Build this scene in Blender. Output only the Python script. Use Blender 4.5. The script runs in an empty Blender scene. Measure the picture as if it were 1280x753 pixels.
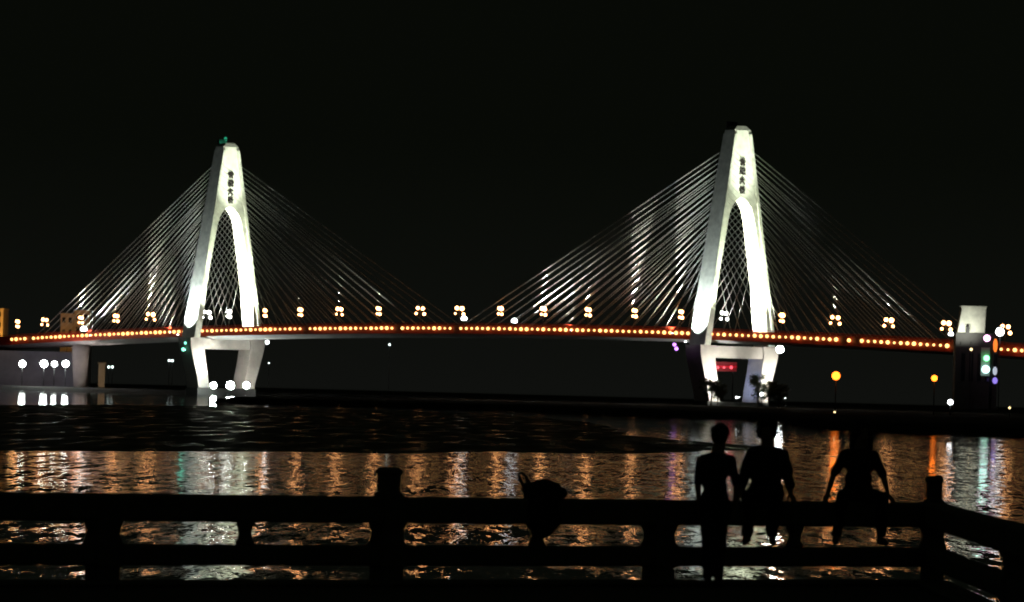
import bpy, math, random
import numpy as np
from mathutils import Vector, Matrix
random.seed(7)
R = math.radians
sc = bpy.context.scene
COL = sc.collection

# ------------------------------------------------------------------ camera
FPX, CX, CY = 6900.0, 640.0, 376.5          # focal length in photo pixels (1280 wide)
EYE = 4.6                                   # eye height above the water
ROLL, PITCH = R(1.5), math.atan((491 - 376.5) / 6900.0)
cam = bpy.data.objects.new('camera', bpy.data.cameras.new('camera'))
COL.objects.link(cam); sc.camera = cam
cam.matrix_world = (Matrix.Translation((0, 0, EYE)) @ Matrix.Rotation(R(90) + PITCH, 4, 'X')
                    @ Matrix.Rotation(ROLL, 4, 'Z'))
cam.data.sensor_width = 36
cam.data.lens = 36 * FPX / 1280
cam.data.clip_start = 0.5
cam.data.clip_end = 80000
cam.data.dof.use_dof = True
cam.data.dof.focus_distance = 145
cam.data.dof.aperture_fstop = 4.6

# ------------------------------------------------------------------ sky, exposure
w = bpy.data.worlds.new('World'); sc.world = w; w.use_nodes = True
nt = w.node_tree
bg = nt.nodes['Background']
tc = nt.nodes.new('ShaderNodeTexCoord'); sep = nt.nodes.new('ShaderNodeSeparateXYZ')
ramp = nt.nodes.new('ShaderNodeValToRGB')
nt.links.new(tc.outputs['Generated'], sep.inputs[0])
nt.links.new(sep.outputs['Z'], ramp.inputs[0])
nt.links.new(ramp.outputs[0], bg.inputs[0])
ramp.color_ramp.elements[0].position = 0.0
ramp.color_ramp.elements[0].color = (0.0048, 0.0052, 0.0044, 1)
ramp.color_ramp.elements[1].position = 0.045
ramp.color_ramp.elements[1].color = (0.0022, 0.0028, 0.0017, 1)
e_ = ramp.color_ramp.elements.new(0.014); e_.color = (0.0039, 0.0044, 0.0034, 1)
bg.inputs[1].default_value = 1.0
sc.view_settings.view_transform = 'Standard'
sc.view_settings.look = 'None'
sc.view_settings.exposure = 0
sc.view_settings.gamma = 1
sc.cycles.max_bounces = 5
sc.cycles.sample_clamp_indirect = 6
sc.cycles.use_denoising = True
sc.cycles.caustics_reflective = True

# ------------------------------------------------------------------ helpers
def ray(px, py):
    c, s = math.cos(ROLL), math.sin(ROLL)
    x, y = px - CX, py - CY
    xr, yr = x * c + y * s, -x * s + y * c
    v = (xr / FPX, 1.0, -yr / FPX)
    cp, sp = math.cos(PITCH), math.sin(PITCH)
    v = (v[0], v[1] * cp - v[2] * sp, v[1] * sp + v[2] * cp)
    return Vector((v[0] / v[1], 1.0, v[2] / v[1]))
def at(px, py, Y):                          # the place seen at a photo pixel, at distance Y
    return Vector((0, 0, EYE)) + ray(px, py) * Y
def on_level(px, py, z):                    # the place seen at a photo pixel, at height z
    r = ray(px, py); t = (z - EYE) / r.z
    return Vector((0, 0, EYE)) + r * t

def material(name, col, rough=0.7, var=0.15, scale=3.0, bump=0.0, metal=0.0, emit=None, es=0.0, spec=0.5):
    m = bpy.data.materials.new(name); m.use_nodes = True
    t = m.node_tree; b = t.nodes['Principled BSDF']
    b.inputs['Roughness'].default_value = rough
    b.inputs['Metallic'].default_value = metal
    b.inputs['Specular IOR Level'].default_value = spec
    co = t.nodes.new('ShaderNodeTexCoord')
    n = t.nodes.new('ShaderNodeTexNoise'); n.inputs['Scale'].default_value = scale
    n.inputs['Detail'].default_value = 5; n.inputs['Roughness'].default_value = 0.65
    t.links.new(co.outputs['Object'], n.inputs['Vector'])
    r = t.nodes.new('ShaderNodeValToRGB')
    r.color_ramp.elements[0].position = 0.3; r.color_ramp.elements[1].position = 0.7
    r.color_ramp.elements[0].color = tuple(max(0, c * (1 - var)) for c in col) + (1,)
    r.color_ramp.elements[1].color = tuple(min(1, c * (1 + var)) for c in col) + (1,)
    t.links.new(n.outputs['Fac'], r.inputs[0]); t.links.new(r.outputs[0], b.inputs['Base Color'])
    if bump:
        bp = t.nodes.new('ShaderNodeBump'); bp.inputs['Strength'].default_value = bump
        bp.inputs['Distance'].default_value = 0.05
        t.links.new(n.outputs['Fac'], bp.inputs['Height']); t.links.new(bp.outputs[0], b.inputs['Normal'])
    if emit:
        b.inputs['Emission Color'].default_value = tuple(emit) + (1,)
        b.inputs['Emission Strength'].default_value = es
    return m

def tag(o, label=None, cat=None, group=None, kind=None):
    if label: o['label'] = label
    if cat: o['category'] = cat
    if group: o['group'] = group
    if kind: o['kind'] = kind
    return o
def empty(name, loc, rz=0.0):
    o = bpy.data.objects.new(name, None); COL.objects.link(o)
    o.location = loc; o.rotation_euler = (0, 0, rz); o.empty_display_size = 0.3
    return o
def copy_tree(o, parent=None):
    c = o.copy(); COL.objects.link(c); c.parent = parent
    for ch in list(o.children): copy_tree(ch, c)
    return c
def basis(d):
    d = d.normalized(); a = Vector((0, 0, 1)) if abs(d.z) < 0.9 else Vector((1, 0, 0))
    x = d.cross(a).normalized(); return x, x.cross(d).normalized() * -1

class MB:
    def __init__(s): s.v = []; s.f = []
    def add(s, vs, fs):
        b = len(s.v); s.v += [tuple(x) for x in vs]; s.f += [tuple(i + b for i in f) for f in fs]; return s
    def box(s, a, b):
        x0, y0, z0 = a; x1, y1, z1 = b
        return s.add([(x0,y0,z0),(x1,y0,z0),(x1,y1,z0),(x0,y1,z0),(x0,y0,z1),(x1,y0,z1),(x1,y1,z1),(x0,y1,z1)],
                     [(3,2,1,0),(4,5,6,7),(0,1,5,4),(1,2,6,5),(2,3,7,6),(3,0,4,7)])
    def rings(s, rs, closed=True, caps=True):
        n = len(rs[0]); vs = [p for r in rs for p in r]; fs = []
        for k in range(len(rs) - 1):
            for i in range(n if closed else n - 1):
                j = (i + 1) % n
                fs.append((k*n+i, k*n+j, (k+1)*n+j, (k+1)*n+i))
        if caps:
            fs.append(tuple(reversed(range(n)))); fs.append(tuple((len(rs)-1)*n + i for i in range(n)))
        return s.add(vs, fs)
    def tube(s, pts, rad, n=8):
        pts = [Vector(p) for p in pts]; rs = []
        if not isinstance(rad, (list, tuple)): rad = [rad] * len(pts)
        for k, p in enumerate(pts):
            d = pts[min(k+1, len(pts)-1)] - pts[max(k-1, 0)]
            x, y = basis(d)
            rs.append([p + (x * math.cos(2*math.pi*i/n) + y * math.sin(2*math.pi*i/n)) * rad[k] for i in range(n)])
        return s.rings(rs)
    def lathe(s, c, prof, n=16):            # prof: (radius, z)
        c = Vector(c)
        return s.rings([[c + Vector((r*math.cos(2*math.pi*i/n), r*math.sin(2*math.pi*i/n), z)) for i in range(n)] for r, z in prof])
    def ball(s, c, r, n=10, m=6, sz=1.0):
        return s.lathe(c, [(max(1e-3, r*math.sin(math.pi*k/m)), -r*sz*math.cos(math.pi*k/m)) for k in range(m+1)], n)
    def mesh(s, name, mat, smooth=False):
        me = bpy.data.meshes.new(name); me.from_pydata(s.v, [], s.f)
        import bmesh
        bm = bmesh.new(); bm.from_mesh(me); bmesh.ops.recalc_face_normals(bm, faces=bm.faces); bm.to_mesh(me); bm.free()
        if smooth: me.polygons.foreach_set('use_smooth', [True] * len(me.polygons))
        if mat: me.materials.append(mat)
        return me
    def build(s, name, mat, parent=None, smooth=False):
        o = bpy.data.objects.new(name, s.mesh(name, mat, smooth)); COL.objects.link(o); o.parent = parent
        return o

def spot(parent, loc, target, power, angle, col=(1, 1, 1), blend=1.0, radius=0.12, name='beam'):
    l = bpy.data.lights.new(name, 'SPOT'); l.energy = power; l.spot_size = R(angle); l.spot_blend = blend
    l.color = col; l.shadow_soft_size = radius
    o = bpy.data.objects.new(name, l); COL.objects.link(o); o.parent = parent
    o.location = loc
    o.rotation_euler = (Vector(target) - Vector(loc)).to_track_quat('-Z', 'Y').to_euler()
    return o

# ------------------------------------------------------------------ materials
M = dict(
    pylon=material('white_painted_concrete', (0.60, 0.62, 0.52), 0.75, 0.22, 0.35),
    pier=material('pale_concrete', (0.45, 0.41, 0.36), 0.85, 0.15, 0.2),
    deck=material('red_glow_tinted_steel', (0.36, 0.024, 0.006), 0.6, 0.25, 0.4),  # red tint stands in for the lamps' red glow along the edge
    soffit=material('concrete_soffit', (0.38, 0.34, 0.31), 0.85, 0.15, 0.3),
    cable=material('cable_sheath', (0.72, 0.74, 0.66), 0.5, 0.06, 1.0),
    dark=material('dark_metal', (0.05, 0.05, 0.05), 0.5, 0.2, 5.0, metal=0.4),
    letter=material('dark_red_lettering', (0.009, 0.006, 0.005), 0.6, 0.2, 1.0),
    deck_lamp=material('amber_lamp_glass', (0.3, 0.15, 0.05), 0.4, 0.05, emit=(1.0, 0.56, 0.17), es=3.2),
    globe=material('warm_lamp_globe', (0.6, 0.5, 0.4), 0.4, 0.05, emit=(1.0, 0.42, 0.15), es=14),
    cool_globe=material('cool_lamp_globe', (0.6, 0.6, 0.6), 0.4, 0.05, emit=(0.95, 0.95, 0.85), es=14),
    white_lens=material('white_flood_lens', (0.7, 0.7, 0.7), 0.3, 0.02, emit=(0.92, 0.97, 1.0), es=8),
    strong_lens=material('strong_flood_lens', (0.7, 0.7, 0.7), 0.3, 0.02, emit=(0.90, 1.0, 0.95), es=70),
    pier_lens=material('pier_flood_lens', (0.7, 0.7, 0.7), 0.3, 0.02, emit=(0.88, 1.0, 0.94), es=260),
    sodium=material('sodium_lamp_glass', (0.5, 0.3, 0.1), 0.3, 0.02, emit=(1.0, 0.19, 0.014), es=5.5),
    dim_lens=material('small_flood_lens', (0.7, 0.7, 0.7), 0.3, 0.02, emit=(0.95, 1.0, 0.9), es=1.5),
    green_lens=material('green_lamp_glass', (0.1, 0.5, 0.4), 0.3, 0.02, emit=(0.25, 1.0, 0.7), es=3),
    halo_lamp=material('green_halo_glass', (.1, .4, .3), .3, .02, emit=(.05, 1.0, .55), es=.35),
    violet_lens=material('violet_lamp_glass', (0.4, 0.1, 0.6), 0.3, 0.02, emit=(0.62, 0.25, 1.0), es=2.6),
    concrete=material('weathered_railing_concrete', (0.24, 0.23, 0.21), 0.9, 0.25, 6.0, 0.4),
    paving=material('promenade_paving', (0.16, 0.155, 0.15), 0.9, 0.25, 2.0, 0.3),
    earth=material('dark_shore_earth', (0.022, 0.02, 0.017), 0.95, 0.4, 0.05),
    bark=material('bark', (0.08, 0.06, 0.045), 0.9, 0.3, 3.0),
    leaf=material('leaves', (0.055, 0.085, 0.03), 0.7, 0.5, 0.5),
    render_wall=material('pale_render', (0.42, 0.39, 0.36), 0.85, 0.15, 0.15),
    grey_wall=material('grey_concrete_wall', (0.30, 0.29, 0.30), 0.85, 0.2, 0.12),
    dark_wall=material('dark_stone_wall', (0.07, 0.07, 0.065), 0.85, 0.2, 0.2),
    glass=material('dark_glass', (0.02, 0.025, 0.03), 0.1, 0.05, 1.0),
    skin=material('skin', (0.42, 0.27, 0.19), 0.55, 0.08, 12),
    hair=material('black_hair', (0.012, 0.011, 0.011), 0.45, 0.2, 40),
    eye=material('eye', (0.5, 0.5, 0.48), 0.2, 0.02, 5),
)

# ------------------------------------------------------------------ water, land
def sheet(name, pts, z, mat):
    o = MB().add([(p[0], p[1], z) for p in pts], [tuple(range(len(pts)))]).build(name, mat)
    return tag(o, kind='structure')

def water_material():
    m = bpy.data.materials.new('night_water'); m.use_nodes = True
    t = m.node_tree; L = t.links.new; b = t.nodes['Principled BSDF']
    b.inputs['Base Color'].default_value = (0.004, 0.006, 0.005, 1)
    b.inputs['Roughness'].default_value = 0.03
    b.inputs['IOR'].default_value = 1.33
    co = t.nodes.new('ShaderNodeTexCoord')
    def noise(sx, sy, detail, off):
        mp = t.nodes.new('ShaderNodeMapping'); mp.inputs['Scale'].default_value = (sx, sy, 1)
        mp.inputs['Location'].default_value = (off, off * 1.7, 0)
        n = t.nodes.new('ShaderNodeTexNoise'); n.inputs['Scale'].default_value = 1
        n.inputs['Detail'].default_value = detail
        L(co.outputs['Object'], mp.inputs[0]); L(mp.outputs[0], n.inputs['Vector'])
        s = t.nodes.new('ShaderNodeVectorMath'); s.operation = 'SUBTRACT'
        s.inputs[1].default_value = (0.5, 0.5, 0.5)
        L(n.outputs['Color'], s.inputs[0]); return s.outputs[0]
    def scale(v, k):
        s = t.nodes.new('ShaderNodeVectorMath'); s.operation = 'MULTIPLY'
        if isinstance(k, tuple): s.inputs[1].default_value = k
        else: L(k, s.inputs[1])
        L(v, s.inputs[0]); return s.outputs[0]
    def addv(a, c):
        s = t.nodes.new('ShaderNodeVectorMath'); s.operation = 'ADD'; L(a, s.inputs[0]); L(c, s.inputs[1]); return s.outputs[0]
    ripples = scale(noise(1/0.4, 1/3.5, 3, 3.1), WAVES[0])
    swell = scale(noise(1/0.9, 1/10.0, 2, 11.7), WAVES[1])
    fine = scale(noise(1/0.1, 1/0.6, 1.0, 23.3), WAVES[2])
    slopes = addv(addv(ripples, swell), fine)
    # open water ruffled by wind near the promenade, sheltered and calmer far out
    sp = t.nodes.new('ShaderNodeSeparateXYZ'); L(co.outputs['Object'], sp.inputs[0])
    mr = t.nodes.new('ShaderNodeMapRange'); mr.interpolation_type = 'SMOOTHSTEP'
    mr.inputs['From Min'].default_value = 380; mr.inputs['From Max'].default_value = 900
    mr.inputs['To Min'].default_value = 1.0; mr.inputs['To Max'].default_value = 0.42
    L(sp.outputs['Y'], mr.inputs[0])
    slopes = scale(slopes, mr.outputs[0])
    slopes = scale(slopes, (1, 1, 0))
    up = t.nodes.new('ShaderNodeCombineXYZ'); up.inputs[2].default_value = 1
    nn = t.nodes.new('ShaderNodeVectorMath'); nn.operation = 'NORMALIZE'
    L(addv(slopes, up.outputs[0]), nn.inputs[0]); L(nn.outputs[0], b.inputs['Normal'])
    return m
WAVES = [(0.20, 0.042, 0), (0.14, 0.030, 0), (0.12, 0.03, 0)]
water = sheet('water', [(-9000, -200), (9000, -200), (9000, 60000), (-9000, 60000)], 0.0, water_material())

def land(name, outline, h, mat, inset=0.02, wob=0.0):
    # a low bank: flat top with a sloping edge of irregular height
    c = Vector((sum(p[0] for p in outline) / len(outline), sum(p[1] for p in outline) / len(outline), 0))
    dense = []
    for i in range(len(outline)):
        a, b = Vector((*outline[i][:2], 0)), Vector((*outline[(i+1) % len(outline)][:2], 0))
        n = max(1, min(60, int((b - a).length / 12)))
        for k in range(n):
            p = a.lerp(b, k / n); q = (b - a).normalized()
            jit = min(2.0, (b - a).length * 0.02) if 0 < k else 0
            wv = wob * (math.sin(p.x*.21 + p.y*.05) + .7*math.sin(p.x*.53 + 1.3 + p.y*.02) + .5*math.sin(p.x*1.1 + p.y*.11))
            dense.append(p + Vector((-q.y, q.x, 0)) * random.uniform(-jit, jit) + Vector((0, wv, 0)))
    rs = [[p + Vector((0, 0, -0.5)) for p in dense],
          [p.lerp(c, inset) + Vector((0, 0, h * random.uniform(0.6, 1.1))) for p in dense],
          [p.lerp(c, inset * 2.5) + Vector((0, 0, h * random.uniform(0.95, 1.25))) for p in dense]]
    return tag(MB().rings(rs).build(name, mat), kind='structure')

far_shore = land('far_shore', [(-6000, 2510), (-140, 2500), (60, 2560), (6000, 2560), (6000, 9000), (-6000, 9000)], 1.6, M['earth'], 0.004)
spit_edge = [on_level(*p, 0) for p in ((262, 503), (420, 507), (600, 512), (800, 520), (960, 526), (1040, 536), (1120, 540), (1280, 545))]
spit = [(p.x, p.y) for p in spit_edge] + [(400, 830), (420, 2150), (250, 2420), (20, 2440), (-40, 2230), (-60, 1900)]
land('shore_spit', spit, 1.3, M['earth'], 0.015)
def mud_material():
    # wet tidal mud: films of standing water between duller patches
    m = material('wet_mud', (0.03, 0.028, 0.024), 0.5, 0.3, 0.05)
    t = m.node_tree; L = t.links.new; b = t.nodes['Principled BSDF']
    co = t.nodes.new('ShaderNodeTexCoord')
    mp = t.nodes.new('ShaderNodeMapping'); mp.inputs['Scale'].default_value = (.35, .03, 1); L(co.outputs['Object'], mp.inputs[0])
    n = t.nodes.new('ShaderNodeTexNoise'); n.inputs['Scale'].default_value = 1; n.inputs['Detail'].default_value = 5; L(mp.outputs[0], n.inputs['Vector'])
    mr = t.nodes.new('ShaderNodeMapRange'); mr.inputs['From Min'].default_value = .38; mr.inputs['From Max'].default_value = .6
    mr.inputs['To Min'].default_value = .2; mr.inputs['To Max'].default_value = .55
    L(n.outputs['Fac'], mr.inputs[0]); L(mr.outputs[0], b.inputs['Roughness'])
    s_ = t.nodes.new('ShaderNodeVectorMath'); s_.operation = 'SUBTRACT'; s_.inputs[1].default_value = (.5, .5, .5)
    mp2 = t.nodes.new('ShaderNodeMapping'); mp2.inputs['Scale'].default_value = (1.2, .12, 1); L(co.outputs['Object'], mp2.inputs[0])
    n2 = t.nodes.new('ShaderNodeTexNoise'); n2.inputs['Scale'].default_value = 1; n2.inputs['Detail'].default_value = 3; L(mp2.outputs[0], n2.inputs['Vector'])
    L(n2.outputs['Color'], s_.inputs[0])
    sc_ = t.nodes.new('ShaderNodeVectorMath'); sc_.operation = 'MULTIPLY'; sc_.inputs[1].default_value = (.12, .05, 0); L(s_.outputs[0], sc_.inputs[0])
    ad = t.nodes.new('ShaderNodeVectorMath'); ad.operation = 'ADD'; ad.inputs[1].default_value = (0, 0, 1); L(sc_.outputs[0], ad.inputs[0])
    nn = t.nodes.new('ShaderNodeVectorMath'); nn.operation = 'NORMALIZE'; L(ad.outputs[0], nn.inputs[0]); L(nn.outputs[0], b.inputs['Normal'])
    return m
mud = mud_material()
bar_px = [(-80, 507), (120, 506), (270, 508), (450, 512), (620, 518), (730, 527), (790, 546), (880, 553), (975, 560), (880, 566), (720, 567), (500, 566), (250, 565), (100, 564), (-80, 563)]
bar = [on_level(*p, 0) for p in bar_px]
land('mud_bank', [(p.x, p.y) for p in bar], 0.06, mud, 0.012, 5.0)

# ------------------------------------------------------------------ the bridge (local axes: u along, v across, z up)
TR, TL = Vector((88.3, 2200.0, 0)), Vector((-129.7, 2479.0, 0))
MID = (TR + TL) / 2; HALF = (TR - TL).length / 2
UX = (TR - TL).normalized(); ANG = math.atan2(UX.y, UX.x)
def world(u, v, z): return MID + UX * u + Vector((-UX.y, UX.x, 0)) * v + Vector((0, 0, z))
def deck_z(u): return 30.97 + 0.0042 * u - 5.7e-5 * u * u      # height of the row of lamps
def u_of(px, v, z):                        # where the line (v, z) of the bridge crosses a photo column
    o = world(0, v, 0); r = ray(px, 400)
    a = np.array([[r.x, -UX.x], [r.y, -UX.y]]); return float(np.linalg.solve(a, [o.x, o.y])[1])

bridge = empty('cable_stayed_bridge', MID, ANG)
tag(bridge, 'long cable stayed bridge with two floodlit white pylons and an amber row of deck lamps', 'bridge')

def deck():
    us = [-420 + 10 * i for i in range(85)]
    prof = [(-12.6, -0.55), (-12.6, -1.7), (-11.2, -2.6), (-7, -3.5), (7, -3.5), (11.2, -2.6), (12.6, -1.7), (12.6, -0.55)]
    MB().rings([[(u, v, deck_z(u) + z) for v, z in prof] for u in us]).build('deck', M['soffit'], bridge)
    for s in (-1, 1):
        # edge girder and parapet the lamps are fixed to, tinted for their red glow
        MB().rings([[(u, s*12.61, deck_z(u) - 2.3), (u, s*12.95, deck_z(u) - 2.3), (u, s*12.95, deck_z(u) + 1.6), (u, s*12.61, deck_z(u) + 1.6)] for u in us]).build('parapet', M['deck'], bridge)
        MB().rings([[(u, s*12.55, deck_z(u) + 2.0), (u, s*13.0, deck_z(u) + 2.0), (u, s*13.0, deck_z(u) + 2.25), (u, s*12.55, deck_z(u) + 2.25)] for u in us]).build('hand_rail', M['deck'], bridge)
deck()
def deck_lights():
    lm = MB().ball((0, 0, 0), 0.6, 8, 5).mesh('deck_lamp', M['deck_lamp'], True)
    u = -329.0; k = 0
    while u < 372:
        miss = any(a < u < b for a, b in ((-96.5, -92.5), (-86, -84), (-29, -26), (-12, -10), (11, 14), (36, 39), (-316, -313), (258, 260.5), (265, 267), (320, 343)))
        if not miss:
            o = bpy.data.objects.new('deck_lamp', lm); COL.objects.link(o); o.parent = bridge
            o.location = (u, -13.85, deck_z(u) + random.uniform(-0.05, 0.05))
            f = random.uniform(0.75, 1.35); o.scale = (f, f, f)
        u += 3.72; k += 1
deck_lights()

def half(z):  return 4.1 + 0.168 * (112 - z)                    # outer half-width of the A-frame
ARCH = [(25.5, 15.0), (36, 13.6), (47, 12.2), (58, 10.4), (66, 8.7), (72, 7.5), (76, 6.7), (79, 5.8), (81, 4.8), (82.6, 3.6), (83.8, 2.3), (84.5, 1.1), (84.8, 0.0)]
def inner(z): return float(np.interp(z, [a for a, b in ARCH], [b for a, b in ARCH]))
def thick(z): return 4.4 - 1.4 * max(0.0, min(1.0, (z - 35) / 77)) # half thickness along the bridge

def pylon(uc):
    root = bridge
    p = MB()
    zs = [a for a, b in ARCH] + [90, 97, 104, 111.5]
    for s in (-1, 1):
        rs = [[(uc - thick(z), s*inner(z), z), (uc + thick(z), s*inner(z), z), (uc + thick(z), s*half(z), z), (uc - thick(z), s*half(z), z)] for z in zs]
        p.rings(rs)
    body = p.build('pylon', M['pylon'], bridge)
    # chamfered head, with the taller unlit back block, shade put into its dark colour
    t = thick(111.5); h = half(111.5)
    MB().rings([[(uc - t, -h, 111.52), (uc + t, -h, 111.52), (uc + t, h, 111.52), (uc - t, h, 111.52)],
                [(uc - t*.8, -h*.55, 113.2), (uc + t*.8, -h*.55, 113.2), (uc + t*.8, h*.55, 113.2), (uc - t*.8, h*.55, 113.2)]]).build('pylon_head', M['pylon'], body)
    MB().box((uc - t - 1.6, -2.2, 106), (uc - t - 0.02, 2.2, 115.0)).build('unlit_back_block', M['dark'], body)
    # raised ribs along the outer edges of the portal faces
    for s in (-1, 1):
        for d in (-1, 1):
            rb = []
            for z in (26, 40, 60, 80, 96, 110):
                a, b2 = s*(half(z) - 0.02), s*(half(z) - 1.35)
                f = uc + d * (thick(z) - 0.01); g = uc + d * (thick(z) + 0.55)
                rb.append([(f, a, z), (g, a, z), (g, b2, z), (f, b2, z)])
            MB().rings(rb).build('rib', M['pylon'], body)
    # crossbeam and lower legs, leaning inwards down to the pile cap
    MB().rings([[(uc - 3.9, v, 20.6), (uc + 3.9, v, 20.6), (uc + 3.9, v, 25.3), (uc - 3.9, v, 25.3)] for v in (-14, -7, 0, 7, 14)]).build('crossbeam', M['pier'], body)
    for s in (-1, 1):
        rs = []
        for z, o, i in ((3.21, 15.2, 9.6), (8, 16.2, 10.3), (14, 18.0, 11.6), (20.5, 19.9, 12.6), (22.6, 20.3, 12.9), (25.48, 20.4, 12.2)):
            hu = 4.6
            rs.append([(uc - hu, s*i, z), (uc + hu, s*i, z), (uc + hu, s*o, z), (uc - hu, s*o, z)])
        MB().rings(rs).build('lower_leg', M['pier'], body)
    MB().box((uc - 4.7, -16, -1), (uc + 4.7, 16, 3.2)).build('pile_cap', M['dark_wall'], body)
    letters(uc + thick(93) , body)
    return body

STROKES = [
  [[(0,.62),(1,.62)], [(.2,.9),(.2,.08),(.95,.08)], [(.5,1),(.5,.33)], [(.78,.95),(.78,.33)], [(.5,.33),(.78,.33)]],
  [[(.26,1),(.05,.75),(.3,.75),(.05,.45),(.38,.5)], [(.02,.1),(.38,.24)], [(.5,.88),(.92,.88),(.92,.55),(.52,.55),(.52,.1),(.97,.1),(.97,.3)]],
  [[(.05,.65),(.95,.65)], [(.5,1),(.48,.6),(.3,.25),(.05,.03)], [(.5,.62),(.7,.25),(.97,.03)]],
  [[(.02,.7),(.4,.7)], [(.22,1),(.22,0)], [(.2,.65),(.02,.35)], [(.24,.62),(.38,.45)], [(.85,.97),(.5,.86)], [(.45,.65),(.98,.65)],
   [(.7,.9),(.66,.6),(.45,.4)], [(.72,.62),(.97,.42)], [(.6,.42),(.57,.2),(.45,0)], [(.82,.42),(.82,0)]],
]
def letters(uf, body):
    for k, st in enumerate(STROKES):
        m = MB(); zc = 98.9 - 3.75 * k; S = 2.8; wd = 0.22 if k == 3 else 0.29
        f = thick(zc) - thick(93)
        for line in st:
            for a, b in zip(line, line[1:]):
                a = Vector((-S/2 + a[0]*S, -S/2 + a[1]*S, 0)); b = Vector((-S/2 + b[0]*S, -S/2 + b[1]*S, 0))
                d = (b - a).normalized(); n = Vector((-d.y, d.x, 0)) * wd; a = a - d*wd*.5; b = b + d*wd*.5
                q = [a + n, a - n, b - n, b + n]
                jj = random.uniform(0.30, 0.36)
                m.rings([[(uf + f + h, c.x, zc + c.y) for c in q] for h in (-0.3, jj)])
        m.build('lettering', M['letter'], body)

pyl = [pylon(-HALF), pylon(HALF)]
pyl[0]['label'] = 'farther pylon with dark lettering above its arch'
pyl[1]['label'] = 'nearer, taller looking pylon with dark lettering above its arch'

def cables():
    N = 21
    for uc in (-HALF, HALF):
        for d in (-1, 1):
            side = (d < 0) == (uc < 0)          # towards the bank
            step = 6.15 if side else 7.55
            for s in (-1, 1):
                for i in range(N):
                    ud = uc + d * (14 + step * i)
                    zt = 57 + (103.5 - 57) * (i / (N - 1)) ** 0.95
                    a = (uc + d * (thick(zt) + (0.05 if d > 0 else 0.0)), s * (half(zt) - 0.9), zt)
                    b = (ud, s * 12.2, deck_z(ud) - 0.4)
                    MB().tube([a, b], 0.068, 6).build('stay_cable', M['cable'], bridge, True)
cables()

def side_pier(px, top, w_top, w_bot, z0):
    u = u_of(px, 0, 0); zt = deck_z(u) - 3.45
    rs = []
    for k in range(7):
        f = k / 6; z = z0 + (zt - z0) * f; wv = w_bot + (w_top - w_bot) * math.sin(f * math.pi * 0.55)
        rs.append([(u + 2.2*math.cos(a), wv*math.sin(a), z) for a in [2*math.pi*i/14 for i in range(14)]])
    MB().rings(rs).build('side_pier', M['pier'], bridge, True)
side_pier(102, 23, 4.6, 3.1, 1.5)
side_pier(-40, 23, 4.6, 3.1, 1.5)

# ------------------------------------------------------------------ street lamps on the deck
LAMP_PX = [22, 56, 101, 145, 188, 258, 286, 331, 375, 424, 473, 525, 574, 625, 679, 735, 793, 851, 905, 977, 1044, 1111, 1183, 1257]
def make_lamp():
    root = empty('street_lamp', (0, 0, 0), ANG)
    MB().tube([(0,0,-0.6), (0,0,1.2), (0,0,7.4), (0,0,9.4)], [0.22, 0.16, 0.11, 0.08], 8).build('pole', M['dark'], root, True)
    for s in (-1, 1):
        MB().tube([(0,0,6.6), (s*0.9,0,7.3), (s*1.4,0,7.6), (s*1.4, 0, 8.0)], 0.07, 6).build('arm', M['dark'], root, True)
        MB().tube([(0,0,5.2), (s*1.6,0,5.7), (s*2.3,0,5.8)], 0.07, 6).build('arm', M['dark'], root, True)
    gm = MB().ball((0,0,0), 0.72, 10, 6).mesh('globe', M['globe'], True)
    for x, z, f in ((-1.4, 8.6, .95), (1.4, 8.4, 1.2), (-2.3, 6.3, .75), (2.3, 6.1, .8)):
        o = bpy.data.objects.new('globe', gm); COL.objects.link(o); o.parent = root; o.location = (x, 0, z); o.scale = (f, f, f)
    return root
LAMP_WHERE = {
  22: 'leftmost one, beside the orange lit building', 56: 'second from the left end of the bridge',
  101: 'above the white side pier', 145: 'second to the right of the white side pier', 188: 'just left of the farther pylon',
  258: 'behind the left leg of the farther pylon', 286: 'seen through the arch of the farther pylon', 331: 'against the right leg of the farther pylon',
  375: 'first clear of the farther pylon towards midspan', 424: 'second clear of the farther pylon towards midspan', 473: 'third to the right of the farther pylon',
  525: 'last before the midspan floodlight', 574: 'beside the left midspan floodlight', 625: 'between the two midspan floodlights',
  679: 'first right of the midspan floodlights', 735: 'second right of the midspan floodlights', 793: 'third right of the midspan floodlights',
  851: 'just left of the nearer pylon', 905: 'seen through the arch of the nearer pylon', 977: 'just right of the nearer pylon',
  1044: 'above the big orange shore lamp', 1111: 'second before the pale block at the right', 1183: 'beside the pale floodlit block', 1257: 'beyond the pale block at the right edge'}
proto = make_lamp()
lamp_roots = {}
for i, px in enumerate(LAMP_PX):
    o = proto if i == 0 else copy_tree(proto)
    u = u_of(px, -10.6, 0); p = world(u, -10.6, deck_z(u)); o.location = p; o.rotation_euler.z = ANG + random.uniform(-.5, .5)
    for g_ in o.children:
        if g_.name.startswith('globe'): g_.scale = [c * random.uniform(.85, 1.15) for c in [g_.scale[0]]] * 3
    tag(o, 'globe street lamp on the deck, ' + LAMP_WHERE[px], 'street lamp', 'street lamps along the bridge deck')
    lamp_roots[px] = o
    if px in (258, 286, 905):                # cooler bulbs beside the pylons
        for g_ in o.children:
            if g_.name.startswith('globe'):
                g_.material_slots[0].link = 'OBJECT'; g_.material_slots[0].material = M['cool_globe']

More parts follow.
